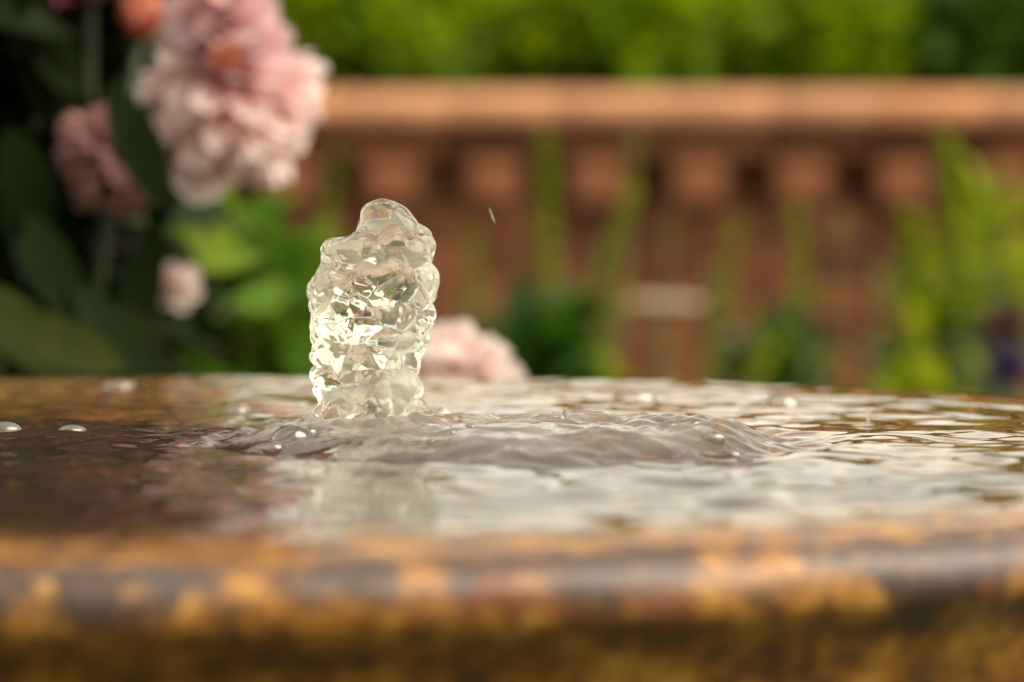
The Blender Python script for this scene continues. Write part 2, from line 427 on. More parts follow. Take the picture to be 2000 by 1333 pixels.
yoff = .006 * np.sin((yr - 388) / 130.0) * sstep(862, 700, yr)


def mound_dist(x, y):
    p = np.stack([x * 22, y * 22, np.zeros_like(x)], 1)
    q = np.hypot((x - 0.002) / .098, (y - 1.352) / .100)
    return q + .16 * perlin(p + 11) + .07 * perlin(p * 2.7 + 3)


def water_h(x, y):
    dj = np.hypot(x - JX, y - JY); rb = np.hypot(x - BC.x, y - BC.y)
    n = lambda k, o: perlin(np.stack([x * k, y * k, np.full_like(x, o)], 1))
    q = mound_dist(x, y)
    h = .0056 * sstep(1.06, .72, q) * (1 - .6 * sstep(.075, .035, dj)) + .0022 * sstep(1.0, .6, q) * n(19, 21.7) - .0018 * np.exp(-((q - 1.12) / .10) ** 2)
    m = sstep(1.12, .80, q)
    h += m * (.0026 * n(34, 1.3) + .0007 * (1 - 2 * np.abs(n(62, 14.))) + .0013 * n(85, 2.1) * (.4 + 1.6 * np.clip(n(30, 41.), 0, 1)) + .0006 * n(170, 4.2) * np.clip(.35 + 1.5 * n(26, 31.2), 0, 1))
    # boiling collar at the foot of the jet
    col = np.exp(-((dj - .028) / .016) ** 2)
    h += col * (.0030 + .0052 * np.abs(n(85, 7.7)) + .0016 * n(190, 9.1))
    near = sstep(.085, .03, dj) * sstep(.018, .03, dj); h += near * (.0030 * np.abs(n(80, 91.)) + .0014 * n(140, 92.) + .0005 * n(300, 93.))
    # heaped froth at the right end of the churned water
    fr = np.exp(-((x - .076) / .030) ** 2 - ((y - 1.335) / .040) ** 2); h += fr * (.0010 + .0050 * np.abs(n(75, 51.)) ** 1.0)
    fr = np.exp(-((x - .02) / .050) ** 2 - ((y - 1.40) / .045) ** 2); h += fr * (.0030 * n(60, 52.) + .0010 * n(150, 53.))
    # left-hand choppy water
    lf = sstep(-.02, -.20, x) * sstep(.24, .06, np.abs(y - 1.42))
    h += lf * (.0005 * n(55, 5.5) + .00022 * n(140, 6.1))
    # rings running outwards, broken up by noise
    ph = dj * 2 * math.pi / .030 + 2.2 * n(14, 8.8)
    amp = .0004 * sstep(.08, .16, dj) * np.exp(-dj / .30)
    h += amp * np.sin(ph) * (.6 + .8 * n(9, 3.3))
    # short gentle capillary ripples everywhere
    calm = 1 - .62 * sstep(.10, .20, x) * sstep(1.36, 1.46, y); h += calm * (1 - m) * (.0014 * n(22, 12.5) + .00030 * sstep(1.2, 1.34, y) * n(84, 19.5) + (.00045 + .0009 * np.clip(n(11, 61.) + .35, 0, 1)) * n(46, 13.5) + (.00003 + .00014 * sstep(1.2, 1.34, y) * np.clip(n(17, 71.), 0, 1)) * n(120, 14.5))
    h += sstep(1.32, 1.22, y) * .0013 * n(43, 81.)
    edge = sstep(RW - .020, RW - .060, rb)
    h = h * (.55 + .45 * edge)
    h -= .0042 * sstep(RW - .005, RW, rb) ** 2
    return h


ringx = xc[-1] + hw[-1] * np.cos(aj); ringy = JY + depth[-1] * np.sin(aj)
ringz = WATER + water_h(ringx, ringy)
base = np.stack([xc[:, None] + hw[:, None] * np.cos(aj), JY + yoff[:, None] + depth[:, None] * np.sin(aj), np.repeat(zc[:, None], NA, 1)], -1)
# bend the lowest rings down to the water surface
wlow = sstep(800, 862, yr)[:, None]
base[..., 2] = base[..., 2] * (1 - wlow) + wlow * ringz[None, :]
# outward normals of the smooth column
du = np.roll(base, -1, 1) - np.roll(base, 1, 1); dv = np.gradient(base, axis=0)
nrm = np.cross(dv, du); nrm /= np.maximum(np.linalg.norm(nrm, axis=-1, keepdims=True), 1e-12)
ctr = np.stack([xc[:, None] + 0 * aj, JY + yoff[:, None] + 0 * aj, np.repeat(zc[:, None], NA, 1)], -1)
flip = np.sign(((base - ctr) * nrm).sum(-1).mean()); nrm *= flip if flip else 1
pb = base.reshape(-1, 3)
warp = np.stack([perlin(pb * 90 + 1), perlin(pb * 90 + 17), perlin(pb * 90 + 31)], 1) * .0030
pw = pb + warp
d1, d2 = worley(pw * np.array([94, 94, 122]))
cob = (1 - np.clip(d1, 0, 1.1) ** 2) * .0047
e1, e2 = worley(pw * np.array([210, 210, 230]) + 9)
cob2 = (1 - np.clip(e1, 0, 1.1) ** 2) * .0006
fold = .0003 * (1 - np.abs(perlin(pw * np.array([160, 160, 110]) + 5)) * 2.2)
yv = np.repeat(yr[:, None], NA, 1).ravel()
lump = sstep(415, 500, yv)                      # the crown of the jet is smoother
ridge = 1 - np.abs(perlin(pw * np.array([58, 58, 40]) + 77)) * 2.4
size = .70 + .6 * np.clip(perlin(pb * 42 + 55) + .5, 0, 1.2)
disp = (cob * size - .0029) * (.35 + .65 * lump) + (cob2 - .0003) * lump + fold * lump * .8 + .0016 * perlin(pb * 55 + 2)
disp *= sstep(862, 852, yv) * sstep(386, 402, yv)
V = pb + nrm.reshape(-1, 3) * disp[:, None]
G = V.reshape(NJ, NA, 3)
for _ in range(7):                              # surface tension rounds the creases
    G[1:-1] = .5 * G[1:-1] + .125 * (np.roll(G, 1, 1) + np.roll(G, -1, 1))[1:-1] + .125 * (G[2:] + G[:-2])
V = G.reshape(-1, 3)
tip = V[:NA].mean(0); V[:NA] = tip + (V[:NA] - tip) * .02
jet_loc = Vector((JX, JY, WATER))
jet = link('water_jet', grid_mesh('water_jet', V - np.array(jet_loc), NA, NJ), M['jet'], loc=jet_loc)
tag(jet, 'lumpy clear column of water welling up from the basin', 'fountain jet')
jm = jet.data
air = np.clip(.13 + .55 * perlin(pw * 62 + 40), .01, .42) * sstep(440, 500, yv) * (.55 + .45 * sstep(.95, .6, np.abs((pb[:, 0] - np.repeat(xc, NA)) / np.repeat(hw, NA)))) + .03
a_ = jm.attributes.new('air', 'FLOAT', 'POINT'); a_.data.foreach_set('value', air.astype(np.float32))
# make the faces look outwards
if Vector(jm.polygons[NA * 200].normal).dot(jm.polygons[NA * 200].center - Vector((0, 0, jm.polygons[NA * 200].center.z))) < 0: jm.flip_normals()

# the water sheet: rings from the foot of the jet out to the rim
NW, NRW = 1500, 430
aw = np.linspace(0, 2 * math.pi, NW, endpoint=False)
ix = xc[-1] + hw[-1] * np.cos(aw); iy = JY + depth[-1] * np.sin(aw)
dx, dy = np.cos(aw), np.sin(aw); ox, oy = ix - BC.x, iy - BC.y
bq = ox * dx + oy * dy; L = -bq + np.sqrt(bq ** 2 - (ox ** 2 + oy ** 2 - RW ** 2))
tr_ = np.linspace(0, 1, NRW) ** 1.35
WXs = ix[None, :] + dx[None, :] * L[None, :] * tr_[:, None]; WYs = iy[None, :] + dy[None, :] * L[None, :] * tr_[:, None]
wz = water_h(WXs.ravel(), WYs.ravel())
V = np.stack([WXs.ravel(), WYs.ravel(), WATER + wz], 1)
wm = grid_mesh('water', V, NW, NRW)
if wm.polygons[1000].normal.z < 0: wm.flip_normals()
qq = mound_dist(WXs.ravel(), WYs.ravel()); dj_ = np.hypot(WXs.ravel() - JX, WYs.ravel() - JY)
aer = .11 * sstep(1.12, .75, qq) + .20 * np.exp(-((dj_ - .028) / .020) ** 2)
aer *= np.clip(.75 + .9 * perlin(np.stack([WXs.ravel() * 45, WYs.ravel() * 45, 0 * dj_], 1)), .1, 2)
a_ = wm.attributes.new('air', 'FLOAT', 'POINT'); a_.data.foreach_set('value', np.clip(aer, 0, .6).astype(np.float32))
tag(link('water', wm, M['water']), kind='structure')


def hz(x, y): return float(WATER + water_h(np.array([x]), np.array([y]))[0])


# bubbles: thin domes that float on the water
def bubble(px, py, wpx, label, flat=.75, Y=None, group='air bubbles floating on the water'):
    if Y is None: Y = CAMZ and (CAMZ - WATER) * F / max(py - 400, 1)
    p = P(px, py, Y); r = wpx / 2 * Y / F
    nu, nv = 40, 14; v = []
    for j in range(nv):
        el = math.pi / 2 * j / (nv - 1)
        for k in range(nu):
            a = 2 * math.pi * k / nu; q = 1 + .05 * math.sin(3 * a + px)
            v.append((r * math.cos(el) * math.cos(a) * q, r * math.cos(el) * math.sin(a), r * flat * math.sin(el)))
    loc = Vector((p.x, p.y, hz(p.x, p.y) - r * .08))
    o = link('bubble', grid_mesh('bubble', np.array(v), nu, nv), M['thick_film' if py < 850 else 'film'], loc=loc)
    return tag(o, label, 'bubble', group)


bubble(572, 868, 86, 'largest round bubble at the left foot of the jet', .80)
bubble(534, 874, 48, 'low dark bubble left of the round one beside the jet', .60)
bubble(605, 866, 34, 'small bubble between the round bubble and the jet', .8)
bubble(555, 882, 48, 'small flat bubble in front of the round one left of the jet', .4)
for px_, py_, w_, l_, f_ in ((1310, 872, 46, 'bubble at the left end of the froth right of the jet', .55), (1352, 868, 60, 'widest bubble in the froth right of the jet', .5), (1392, 880, 54, 'bubble in the middle of the froth right of the jet', .55),
                             (1428, 884, 44, 'bubble leaning on the outermost one in the froth', .5), (1466, 890, 62, 'outermost flat bubble at the right edge of the froth', .4), (1336, 893, 26, 'tiny bubble in front of the froth', .5),
                             (880, 878, 30, 'small bubble right in front of the foot of the jet', .5), (842, 884, 22, 'tiny bubble in front of the foot of the jet', .5), (920, 872, 24, 'tiny bubble between jet foot and wave crest', .5)):
    bubble(px_, py_, w_, l_, f_)
bubble(1242, 778, 88, 'white bubble on the far rim, left of a larger one', .55)
bubble(1528, 790, 78, 'white dome bubble on the far rim at the right', .65)
bubble(1487, 790, 50, 'flat bubble touching the white dome on the far rim', .35)
bubble(10, 842, 66, 'white bubble at the left edge of the picture', .55)
bubble(140, 838, 54, 'small pale bubble on the dark water at the left', .50)
bubble(232, 758, 70, 'bubble on the far rim behind the dark water at left', .5)
bubble(465, 800, 46, 'small bubble on pale water between rim and jet at left', .55)
bubble(345, 768, 40, 'tiny bubble just inside the far rim at left', .4)


def drop(px, py, Y, h, w, label, cat='water drop', tilt=0):
    nu, nv = 20, 20; v = []
    for j in range(nv):
        t = j / (nv - 1); r = w * math.sin(math.pi * t ** 1.35) * .5 + 1e-5
        for k in range(nu):
            a = 2 * math.pi * k / nu; z = h * (t - .5)
            v.append((r * math.cos(a) - z * tilt, r * math.sin(a), z))
    p = P(px, py, Y)
    o = link('water_drop', grid_mesh('water_drop', np.array(v)[::-1], nu, nv), M['jet'], loc=p)
    return tag(o, label, cat)


drop(962, 422, 1.47, .0075, .0007, 'thin falling water drop in the air right of the jet top', tilt=.35)
drop(1103, 816, 1.375, .0062, .0024, 'tiny splash drop standing on the wave crest right of the jet')
drop(1696, 812, 1.50, .0050, .0009, 'hair thin splash drop over the golden water at right')

# ------------------------------------------------------------------ brick wall
wall = thing('brick_wall', 'red brick garden wall with rounded coping and toothed dentil course', 'wall', (0, WALLY, 0))
px2m = WALLY / F
def wz_(py): return P(1000, py, WALLY).z
ztop, zc0 = wz_(179), wz_(251)
zd0, zd1 = wz_(398), wz_(312)
zk1 = wz_(252)
# coping: bullnose bricks laid side by side
cp = MB(); x = -4.0; k = 0
while x < 4.0:
    w = .215 + .0 * k; n = 12; v = []
    prof_c = []
    h = ztop - zc0; D = .20
    yfr = -.075
    prof_c = [(D, zc0 + .001), (yfr + .03, zc0 + .001), (yfr + .008, zc0 + .004), (yfr, zc0 + .016)]
    for t in range(7):
        a = math.pi / 2 * t / 6; prof_c.append((yfr + (h * .62) * (1 - math.cos(a)), zc0 + h * .38 + (h * .62) * math.sin(a)))
    prof_c += [(D, ztop)]
    jz = random.uniform(-.0006, .0006); jy = random.uniform(-.0008, .0008)
    m_ = len(prof_c)
    for xx in (x + .0003, x + .0013, x + w - .0013, x + w - .0003):
        ins = .0004 if xx in (x + .0003, x + w - .0003) else 0
        for (yq, zq) in prof_c: v.append((xx, yq + jy + (ins if yq < 0 else 0), zq + jz - (ins if zq > zc0 + .03 else 0)))
    f = [tuple(range(m_)), tuple(range(4 * m_ - 1, 3 * m_ - 1, -1))]
    for r_ in range(3):
        for q in range(m_): f.append((r_ * m_ + q, (r_ + 1) * m_ + q, (r_ + 1) * m_ + (q + 1) % m_, r_ * m_ + (q + 1) % m_))
    cp.add(v, f); x += w; k += 1
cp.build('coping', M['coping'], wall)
cor = MB(); x = -4.0
while x < 4.0:
    cor.box((x + .004, -.034 + random.uniform(-.002, .002), zd1 + .006), (x + .211, .1, zc0 - .004), .004); x += .215
cor.build('corbel_course', M['brick'], wall)
# dentils: every other header stands proud
i0 = -20
for i in range(i0, 21):
    pxc = 766 + 199.5 * (i + 1) ; xcn = (pxc - 1000) * px2m
    if abs(xcn) > 3.9: continue
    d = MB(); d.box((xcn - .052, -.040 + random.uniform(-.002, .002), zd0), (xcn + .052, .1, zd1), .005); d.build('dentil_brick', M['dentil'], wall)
# body: courses of stretchers in front of a mortar core
bw = MB(); z = zd0 - .010; row = 0
while z > .02:
    x = -4.0 + (.1125 if row % 2 else 0)
    while x < 4.0:
        bw.box((x + .005, .018 + random.uniform(-.003, .003), z - .065), (x + .220, .1, z), .004); x += .225
    z -= .075; row += 1
x = -4.0
while x < 4.0:
    bw.box((x + .005, .052 + random.uniform(-.003, .003), zd0 - .004), (x + .1, .12, zd1 + .002), .004); x += .105
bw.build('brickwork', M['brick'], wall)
mo = MB(); mo.box((-4, .032, 0), (4, .19, zd0 - .006)); mo.box((-4, .10, zd0 - .006), (4, .19, zc0 - .003)); mo.build('mortar_core', M['mortar'], wall, smooth=False)


# ------------------------------------------------------------------ leaves
def leaf(mb, base, d, up, L, W, curl=.25, fold=.18, n=5, serr=0):
    """one folded, drooping leaf"""
    d = Vector(d).normalized(); s = d.cross(Vector(up))
    if s.length < 1e-4: s = d.cross(Vector((1, 0, 0.1)))
    s.normalize(); u = s.cross(d).normalized(); v = []; f = []
    for i in range(n):
        t = i / (n - 1); w = W * .5 * (math.sin(math.pi * min(1, t * .93 + .05)) ** .8) if i < n - 1 else W * .02
        c = Vector(base) + d * (L * t * (1 - .15 * curl * t)) - u * (curl * L * t * t)
        for q in (-1, 0, 1): v.append(c + s * (w * q) + u * (fold * w * abs(q)))
    for i in range(n - 1):
        for q in (0, 1): f.append((i * 3 + q, i * 3 + q + 1, i * 3 + q + 4, i * 3 + q + 3))
    mb.add(v, f)


def rdir():
    v = Vector(RNG.normal(size=3)); return v.normalized()


def clump(mb, c, rad, n, L, W, up=.3, hollow=.5):
    c = Vector(c)
    for _ in range(n):
        d = rdir(); q = (hollow + (1 - hollow) * random.random()) * (1 + random.uniform(-.15, .15))
        p = c + Vector((d.x * rad[0], d.y * rad[1], d.z * rad[2])) * q
        o = (d + rdir() * .8 + Vector((0, 0, up))).normalized()
        k = random.uniform(.7, 1.25)
        leaf(mb, p, o, rdir() + Vector((0, 0, 1.2)), L * k, W * k, random.uniform(.1, .5), random.uniform(.1, .4), 4)


# ------------------------------------------------------------------ flowers
def petal(mb, al, c, axis, out, L, W, lift, cup, n=6, m=5, ruff=.12, notch=0.0):
    """a cupped petal that leaves c along a mix of axis and out"""
    a = Vector(axis).normalized(); o = Vector(out); o = (o - a * o.dot(a)).normalized(); s = a.cross(o).normalized()
    v = []; ph = random.uniform(0, 6); ff = []
    for i in range(n):
        t = i / (n - 1); th = lift + cup * t
        cc = Vector(c) + o * (L * (math.sin(th + .001) if False else t * math.cos(lift + cup * t * .5))) + a * (L * t * math.sin(lift + cup * t * .5))
        w = W * .5 * (math.sin(math.pi * (t * .72 + .06)) ** .75)
        for j in range(m):
            q = 2 * j / (m - 1) - 1
            nn = -a.cross(s)
            edge = (a * math.cos(th) - o * math.sin(th)) * (W * (.22 * q * q + ruff * t * math.sin(5 * q + ph + 2 * t)))
            end = o * math.cos(th) * (-L * (.10 * q * q + notch * (1 - abs(q)) ** 2) * t ** 3) + a * math.sin(th) * (-L * (.10 * q * q + notch * (1 - abs(q)) ** 2) * t ** 3)
            v.append(cc + s * (w * q) + edge + end); al.append(t)
    for i in range(n - 1):
        for j in range(m - 1): ff.append((i * m + j, i * m + j + 1, (i + 1) * m + j + 1, (i + 1) * m + j))
    mb.add(v, ff)


def peony(parent, c, axis, rad, mat, inner=90, guard=9, stamens=True, label=None, name='flower', inner_len=.95, spread=1.25, narrow=1.0):
    c = Vector(c); a = Vector(axis).normalized(); e1 = a.orthogonal().normalized(); e2 = a.cross(e1)
    mb = MB(); al = []
    for k in range(guard):
        an = 2 * math.pi * k / guard + random.uniform(-.2, .2); o = e1 * math.cos(an) + e2 * math.sin(an)
        petal(mb, al, c - a * rad * .15, a, o, rad * random.uniform(.98, 1.1), rad * .85, random.uniform(-.15, .15), random.uniform(.1, .5), 7, 7, .06, .05)
    for k in range(inner):
        t = (k + .5) / inner; an = k * 2.39996; o = e1 * math.cos(an) + e2 * math.sin(an)
        lift = math.pi / 2 - spread * math.sqrt(t) + random.uniform(-.15, .15)
        petal(mb, al, c + o * rad * .10 * t, a, o, rad * inner_len * random.uniform(.72, 1.05), rad * narrow * random.uniform(.28, .5), lift, random.uniform(-.2, .5), 6, 5, random.uniform(.08, .2), random.uniform(0, .15))
    o = mb.build(name, mat, parent, loc=c - parent.location)if False else None
    me = bpy.data.meshes.new(name); v = np.concatenate(mb.v) - np.array(c)
    me.from_pydata(v.tolist(), [], mb.f); me.update()
    at = me.attributes.new('along', 'FLOAT', 'POINT'); at.data.foreach_set('value', np.array(al, np.float32))
    fl = link(name, me, mat, parent, loc=c - parent.location)
    if label: fl['label'] = label
    if stamens:
        st = MB()
        for k in range(26):
            dq = (a + rdir() * .6).normalized(); st.tube([Vector((0, 0, 0)), dq * rad * .25, dq * rad * .42], [rad * .012, rad * .012, rad * .035], 5)
        st.build('stamens', M['stamen'], fl)
    return fl


def petal_mesh(name, mb, al, c, mat, parent, org):
    me = bpy.data.meshes.new(name); v = np.concatenate(mb.v) - np.array(c)
    me.from_pydata(v.tolist(), [], mb.f); me.update()
    at = me.attributes.new('along', 'FLOAT', 'POINT'); at.data.foreach_set('value', np.array(al, np.float32))
    return link(name, me, mat, parent, loc=org)


def droop_peony(parent, c, axis, L, label):
    """an old double bloom: a skirt of hanging petals under a pinker crown"""
    c = Vector(c); a = Vector(axis).normalized(); e1 = a.orthogonal().normalized(); e2 = a.cross(e1)
    mb = MB(); al = []
    for k in range(84):
        t = (k + .5) / 84; an = k * 2.39996 + random.uniform(-.2, .2); o = e1 * math.cos(an) + e2 * math.sin(an)
        lift = -1.18 + 1.35 * t + random.uniform(-.22, .22)
        petal(mb, al, c - a * L * (.25 - .3 * t) + o * L * .14, a, o, L * random.uniform(.82, 1.12) * (1 - .25 * t), L * random.uniform(.26, .62), lift, random.uniform(-.5, .15), 7, 5, random.uniform(.05, .16), random.uniform(0, .2))
    fl = petal_mesh('flower', mb, al, c, M['petal_pale'], parent, c - parent.location); fl['label'] = label
    mb = MB(); al = []
    for k in range(46):
        t = (k + .5) / 46; an = k * 2.39996; o = e1 * math.cos(an) + e2 * math.sin(an)
        petal(mb, al, c + a * L * .05 + o * L * .12 * t, a, o, L * random.uniform(.55, .85), L * random.uniform(.4, .6), 1.35 - .9 * t + random.uniform(-.15, .15), random.uniform(-.1, .5), 6, 5, random.uniform(.08, .16), .08)
    petal_mesh('inner_petals', mb, al, c, M['petal_pink'], fl, (0, 0, 0))
    return fl


def bud(parent, c, axis, rad, mat, label=None, name='bud'):
    mb = MB(); al = []; c = Vector(c); a = Vector(axis).normalized(); e1 = a.orthogonal().normalized(); e2 = a.cross(e1)
    for k in range(11):
        an = k * 2.39996; o = e1 * math.cos(an) + e2 * math.sin(an)
        petal(mb, al, c - a * rad * .6, a, o, rad * 1.9, rad * 1.5, .55 + .05 * k, 1.3, 7, 5, .03)
    me = bpy.data.meshes.new(name); v = np.concatenate(mb.v) - np.array(c); me.from_pydata(v.tolist(), [], mb.f); me.update()
    at = me.attributes.new('along', 'FLOAT', 'POINT'); at.data.foreach_set('value', np.array(al, np.float32))
    o = link(name, me, mat, parent, loc=c - parent.location)
    if label: o['label'] = label
    return o


def stems(parent, mb, foot, ends, r=.004):
    for e in ends:
        e = Vector(e); f = Vector(foot) + Vector((random.uniform(-.06, .06), random.uniform(-.06, .06), 0))
        mid = f.lerp(e, .55) + Vector((random.uniform(-.03, .03), random.uniform(-.03, .03), .04))
        pts = [f.lerp(mid, t / 4) if t < 4 else mid for t in range(5)] + [mid.lerp(e, t / 4) for t in range(1, 5)]
        mb.tube([p - parent.location for p in pts], [r * 1.3] * 5 + [r] * 4, 6)


# ------------------------------------------------------------------ the shaded peony bush at the left
YB = 2.32
foot = P(60, 400, 2.45); foot.z = 0.02
pb1 = thing('peony_bush', 'dark leaved peony bush with big pale pink blooms, left of the jet', 'peony bush', foot)
mb = MB()
clump(mb, P(-60, 330, 2.55), (.10, .20, .20), 600, .07, .030, .1, .1)
clump(mb, P(40, 560, 2.50), (.085, .16, .14), 460, .07, .028, .1, .1)
clump(mb, P(-250, 200, 2.5), (.14, .25, .34), 600, .10, .042, .1, .3)
clump(mb, P(60, -150, 2.6), (.13, .22, .17), 500, .09, .038, .2, .1)
clump(mb, P(60, -700, 2.65), (.16, .22, .16), 420, .10, .042, .2, .1)
clump(mb, P(180, 420, 2.68), (.06, .10, .22), 260, .085, .034, .1, .1)
clump(mb, Vector((foot.x - .05, foot.y + .1, .42)), (.20, .20, .36), 600, .10, .042, .2, .4)
up = (0, -1, .25)
for (x0, y0, x1, y1, Yq, w) in ((215, 165, 335, 420, 2.22, .030), (60, 420, 150, 640, 2.25, .032), (10, 620, 250, 720, 2.15, .030), (150, 560, 290, 740, 2.25, .028), (60, 20, 160, 200, 2.4, .030),
                                (330, 240, 300, 470, 2.35, .028), (20, 250, 90, 470, 2.3, .035), (300, 440, 250, 700, 2.4, .030), (-30, 560, 120, 740, 2.2, .034), (110, 40, 230, 200, 2.45, .035), (230, 600, 330, 745, 2.3, .03)):
    a = P(x0, y0, Yq); b = P(x1, y1, Yq + random.uniform(-.05, .05)); leaf(mb, a, b - a, up, (b - a).length, w, .12, .15, 7)
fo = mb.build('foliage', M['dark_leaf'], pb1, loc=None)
for v_ in fo.data.vertices: v_.co -= foot
c1 = P(470, 245, YB); c2 = P(432, 18, 2.29); c3 = P(222, 305, 2.32); c4 = P(275, 50, 2.40); c5 = P(175, -25, 2.40); c6 = P(195, 530, 2.5); c7 = P(345, 560, 2.45)
sm = MB(); stems(pb1, sm, foot + Vector((0, .1, 0)), [P(270, 260, 2.46), c3, c4, c5, c6, P(-100, 0, 2.5), P(30, 300, 2.55)])
sm.build('stem', M['dark_stem'], pb1)
droop_peony(pb1, P(456, 160, YB), (.12, -.40, .90), .0655, 'large pale pink double bloom nodding beside the jet')
peony(pb1, P(442, 112, YB - .066), (.0, -.8, -.3), .011, M['bud_orange'], 12, 5, True, 'red orange heart between the two large blooms')
peony(pb1, c2, (-.05, -.62, .60), .037, M['petal_pink'], 46, 9, False, 'pinker bloom above the largest one')
peony(pb1, c3, (-.35, -.6, -.5), .042, M['petal_shaded'], 40, 7, False, 'shaded bloom half hidden behind a dark leaf')  # its petals carry the shade in their colour
bud(pb1, c4, (.1, -.4, .8), .020, M['bud_orange'], 'orange pink opening bud')
peony(pb1, c5, (0, -.5, .8), .026, M['petal_rose'], 30, 6, False, 'hot pink bloom at the top edge')
peony(pb1, P(250, 385, 2.38), (.2, -.7, -.5), .018, M['petal_rose'], 18, 5, False, 'deep red faded bloom')
peony(pb1, c6, (-.2, -.7, .2), .022, M['petal_pink'], 18, 6, False, 'small bloom deep in the shade')
peony(pb1, c7, (.2, -.7, .2), .018, M['petal_cream'], 16, 6, False, 'small pale bloom low at the edge of the leaves')
for i, (x0, y0, x1, y1, w) in enumerate(((395, 90, 275, 195, .020), (520, 100, 600, 80, .026), (560, 160, 625, 190, .022))):
    pass

# ------------------------------------------------------------------ lit leaves behind it
foot = P(480, 700, 3.1); foot.z = .02
pb2 = thing('peony_bush', 'bright green leafy peony bush between the dark bush and the jet', 'peony bush', foot)
mb = MB()
clump(mb, P(500, 690, 3.15), (.075, .10, .055), 190, .085, .036, .2, .2)
clump(mb, P(400, 560, 3.2), (.04, .08, .06), 60, .085, .036, .2, .2)
clump(mb, Vector((foot.x, foot.y, .42)), (.16, .14, .34), 330, .10, .04, .2, .4)
for (x0, y0, x1, y1, Yq, w) in ((420, 560, 430, 420, 2.95, .030), (380, 540, 385, 420, 3.0, .03), (330, 510, 530, 495, 2.9, .022), (330, 610, 450, 690, 2.8, .022), (450, 600, 620, 560, 3.0, .035),
                                (480, 740, 560, 590, 3.05, .05), (600, 740, 590, 600, 3.0, .05), (410, 690, 480, 640, 2.9, .03)):
    a = P(x0, y0, Yq); b = P(x1, y1, Yq + .05); leaf(mb, a, b - a, up, (b - a).length, w, .15, .15, 7)
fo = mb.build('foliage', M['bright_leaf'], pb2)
for v_ in fo.data.vertices: v_.co -= foot
sm = MB(); stems(pb2, sm, foot, [P(420, 560, 3.05), P(500, 640, 3.1), P(590, 680, 3.1)]); sm.build('stem', M['stem'], pb2)

# ------------------------------------------------------------------ single bloom right behind the jet
foot = P(900, 700, 2.15); foot.z = .02
pb3 = thing('peony_bush', 'low peony with one very pale bloom behind the foot of the jet', 'peony bush', foot)
sm = MB(); stems(pb3, sm, foot, [P(890, 750, 2.14)]); sm.build('stem', M['stem'], pb3)
mb = MB(); clump(mb, Vector((foot.x, foot.y + .03, .5)), (.10, .08, .2), 120, .09, .036); fo = mb.build('foliage', M['low_leaf'], pb3)
for v_ in fo.data.vertices: v_.co -= foot
peony(pb3, P(885, 752, 2.12), (.08, -.45, .9), .044, M['petal_cream'], 60, 9, True)


# ------------------------------------------------------------------ tall plants in the bed before the wall
def spire(x0, y0, x1, y1, Yq, wid, dense, label, mat='spire_leaf', stemmat='stem', name='spire_plant', cat='tall plant', low=True, L=.035, group='tall spires in the bed before the wall'):
    foot = P(x0, y0, Yq); top = P(x1, y1, Yq)
    dirn = (foot - top); k = (foot.z - .015) / max(.01, -dirn.z) if dirn.z < 0 else 0
    foot = Vector((foot.x + dirn.x * k * .6, Yq, .015))
    r = thing(name, label, cat, foot, group)
    bend = P(x0, y0, Yq)
    pts = [foot + (bend - foot) * (t / 5) for t in range(5)] + [bend.lerp(top, t / 8) for t in range(9)]
    sm = MB(); k_ = .55 if stemmat == 'dry_stem' else 1.0; sm.tube([p - foot for p in pts], [.006 * k_] * 5 + list(np.linspace(.006 * k_, .002, 9)), 6); sm.build('stem', M[stemmat], r)
    mb = MB(); span = (top - bend)
    for q in range(dense):
        t = random.random() ** .8; p = bend + span * t
        w = wid * .62 * (1 - .7 * t) * Yq / F * .5
        d = rdir(); d.z = abs(d.z) * .8 + .25; d.normalize()
        leaf(mb, p - foot + Vector((d.x, d.y, 0)) * w * .25, d, rdir() + Vector((0, 0, 1)), max(w * random.uniform(.8, 1.5), L * .34), L * .26, .35, .2, 4)
    if low:
        for q in range(9):
            t = random.uniform(.35, 1); p = foot.lerp(bend, t); d = rdir(); d.z = abs(d.z) + .3
            leaf(mb, p - foot, d, (0, 0, 1), random.uniform(.08, .15), .025, .5, .2, 5)
    if mb.n: mb.build('leaves', M[mat], r)
    return r


spire(1072, 640, 1066, 262, 5.2, 95, 240, 'upright bright green spire, tallest one right of the jet')
spire(1085, 760, 1238, 372, 4.9, 70, 200, 'bright green spire leaning right, crossing the thin stem')
spire(1195, 740, 1243, 262, 5.4, 34, 60, 'thin pale stem reaching up to the coping shadow')
spire(1385, 770, 1440, 432, 5.2, 80, 110, 'yellowish green spire in the middle of the bed', low=True)
spire(1572, 640, 1556, 408, 5.6, 85, 120, 'short green spire under the right half of the wall')
spire(1478, 770, 1462, 600, 5.2, 30, 30, 'low thin brownish stem right of the middle spire', 'spire_leaf', 'dry_stem')
spire(1622, 690, 1646, 420, 5.6, 24, 16, 'slender dry seed stalk beside the short green spire', 'spire_leaf', 'dry_stem', low=False)
spire(920, 700, 930, 440, 5.8, 95, 75, 'faint olive spire just right of the jet', L=.03)
spire(640, 520, 655, 300, 5.4, 70, 60, 'olive sprig between the big bloom and the jet top', L=.03)
spire(520, 600, 530, 410, 4.6, 150, 90, 'olive yellow sprig below the big pale bloom')
spire(1300, 760, 1310, 400, 6.2, 40, 20, 'dim ochre grass stalk behind the leaning spire', 'spire_leaf', 'dry_stem', low=False)


